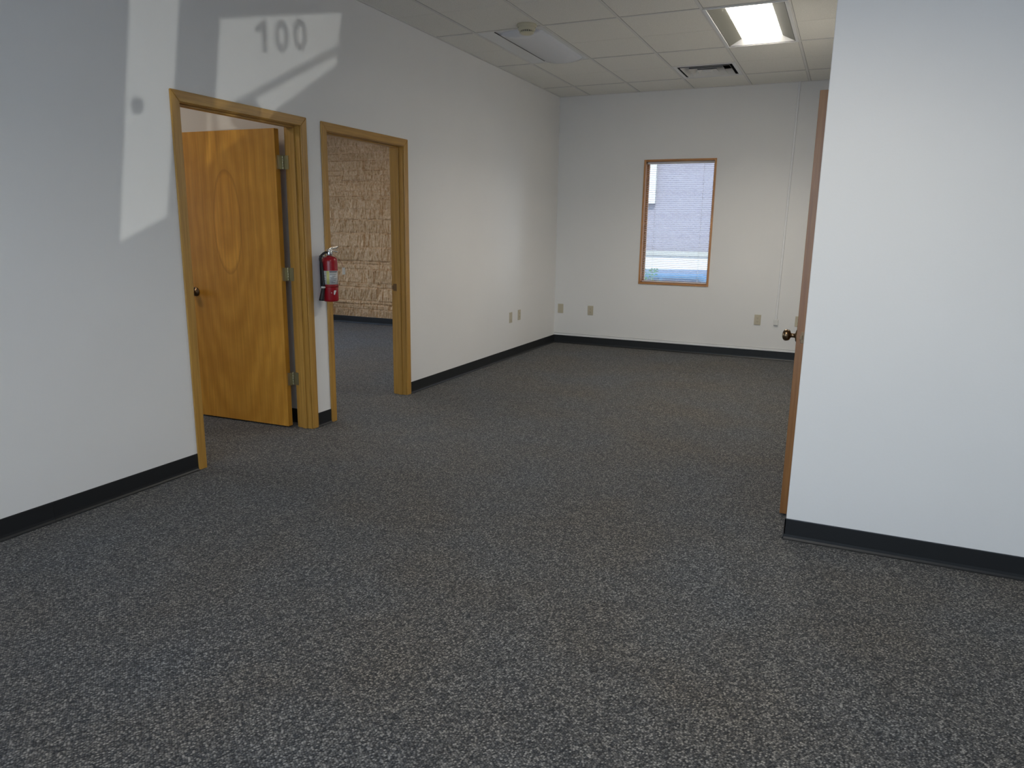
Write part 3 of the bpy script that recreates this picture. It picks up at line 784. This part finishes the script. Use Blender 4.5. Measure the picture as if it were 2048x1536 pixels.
# daylight portals in the glazing
def portal(x, y, z, sx_, sz_, rot):
    l = bpy.data.lights.new('portal', 'AREA'); l.shape = 'RECTANGLE'; l.size = sx_; l.size_y = sz_; l.cycles.is_portal = True
    o = bpy.data.objects.new('portal', l); C.objects.link(o); o.location = (x, y, z); o.rotation_euler = rot
for a, b_, z0, z1 in (FO[0], FO[3]): portal((a+b_)/2, YF-.16, (z0+z1)/2, b_-a, z1-z0, (R(90), 0, 0))
portal((WX0+WX1)/2, D+.23, (WZ0+WZ1)/2, WX1-WX0, WZ1-WZ0, (R(-90), 0, 0))
for a, b_, z0, z1 in LW: portal(XB-.16, (a+b_)/2, (z0+z1)/2, b_-a, z1-z0, (R(90), 0, R(-90)))
for k, (a, b_, z0, z1) in enumerate(LW):
    r_ = sroot('window_%d' % (k+6)); bm = B()
    for q in ((a, a+.04, z0, z1), (b_-.04, b_, z0, z1), (a+.04, b_-.04, z0, z0+.04), (a+.04, b_-.04, z1-.04, z1)): box(bm, XB-.1, XB, q[0], q[1], q[2], q[3])
    obj('window_frame', bm, M['oak_w'], r_)
    bm = B(); box(bm, XB-.07, XB-.064, a+.04, b_-.04, z0+.04, z1-.04); obj('window_pane', bm, M['glass'], r_)
# added unseen slab, its sloping top cuts off the lower glint
bm = B(); prism(bm, [(8+(px_-8)*.887, .47+(pz_-.47)*.887) for px_, pz_ in ((3.4, -.3), (6.2, -.3), (6.2, 1.72), (4.97, 1.248), (4.72, 1.150), (4.30, .925), (4.09, .870), (3.4, .80))], 1, -1.18, -1.16)
struct(obj('glint_blocker', bm, M['whiteband']))
bm = B(); tube(bm, [(4.97, -1.25, 1.058), (4.983, -1.25, 1.062), (5.414, -1.25, 1.180), (6.1, -1.25, 1.365)], .008, 12)
for x_, z_ in ((4.975, 1.07), (6.08, 1.37)): tube(bm, [(x_, -1.25, -.1), (x_, -1.25, z_)], .0075 if x_ < 5 else .012, 10)
struct(obj('glint_bar_1', bm, M['aluminium']))      # added unseen bar, lays a darker diagonal band across the glint's patch
# roof, so the sun only reaches what is outdoors
bm = B(); box(bm, XB-.6, XR+.6, YF-2.2, D+.6, H+.32, H+.5); struct(obj('roof', bm, M['whiteband']))

# ------------------------------------------------------------------ outdoors
bm = B(); box(bm, -40, 40, D+.55, 60, -1.1, -1.0); struct(obj('ground', bm, M['concrete']))
bm = B(); box(bm, -40, 40, -30, YF-.2, -.3, -.1); struct(obj('ground', bm, M['asphalt']))
bm = B(); box(bm, -40, XB-.5, YF-.2, D+.55, -.3, -.1); struct(obj('ground', bm, M['asphalt']))
YB = 22
t = thing('brick_building', 'pale mauve brick building with a white base seen through the far window', 'building', (-2, YB, -1))
bm = B(); box(bm, -14, 14, 0, 6, 1.83, 9); obj('brick_wall', bm, M['brick'], t)
bm = B(); box(bm, -14, 14, -.10, 5.9, .02, 1.74); obj('white_base', bm, M['whiteband'], t)
bm = B(); box(bm, -14, 14, -.16, 5.9, 1.74, 1.86); obj('ledge', bm, mat('cream_ledge', (.24, .235, .20), .8)[0], t)
bm = B(); box(bm, -.9, -.02, -.14, 0, 3.24, 8); obj('white_panel', bm, M['whiteband'], t)

car = thing('parked_car', 'blue parked car seen low through the blind of the far window', 'car', (0, 14.5, -1))
prof = [(-2.2, .35), (-2.2, .78), (-2.1, .92), (-1.35, 1.02), (-.55, 1.64), (.95, 1.66), (1.75, 1.08), (2.15, 1.02), (2.25, .80), (2.25, .35)]
bm = B(); prism(bm, prof, 1, -.85, .85); obj('body', bm, M['car_paint'], car, bevel=.07, seg=3)
bm = B(); prism(bm, [(-1.05, 1.06), (-.45, 1.54), (.15, 1.56), (.15, 1.06)], 1, -.865, .865); prism(bm, [(.22, 1.06), (.22, 1.56), (.88, 1.56), (1.42, 1.10)], 1, -.865, .865); obj('side_windows', bm, M['car_glass'], car)
for x in (-1.4, 1.4):
    bm = B(); lathe(bm, [(0, -.89), (.2, -.89), (.22, -.90), (.32, -.90), (.335, -.88), (.335, -.66), (0, -.66)], 28, Matrix.Rotation(R(-90), 4, 'X') @ Matrix.Identity(4))
    for q in bm.verts: q.co = Vector((q.co.x+x, q.co.y, q.co.z+.335))
    obj('wheel', bm, M['tread'], car)
sh = thing('shrub', 'small green shrub outside the lower left of the far window', 'shrub', (.62, 11.0, -1))
bm = B(); tube(bm, [(0, 0, 0), (.02, 0, .5), (0, .03, 1.6)], [.02, .014, .006], 6); obj('stem', bm, M['aluminium'], sh)
bm = B(); rnd = random.Random(5)
for k in range(600):
    a = rnd.random()*6.28; hh = rnd.random(); rr_ = .26*math.sqrt(rnd.random())*(1-.5*hh)
    p = Vector((rr_*math.cos(a), rr_*math.sin(a), 1.0+hh*.86)); q = Matrix.Translation(p) @ Matrix.Rotation(rnd.random()*6.28, 4, 'Z') @ Matrix.Rotation(rnd.uniform(-1, 1), 4, 'X')
    vs = [bm.verts.new(q @ Vector(c)) for c in ((-.022, 0, 0), (0, -.012, .004), (.03, 0, 0), (0, .012, .004))]; bm.faces.new(vs)
obj('leaves', bm, M['leaf'], sh)
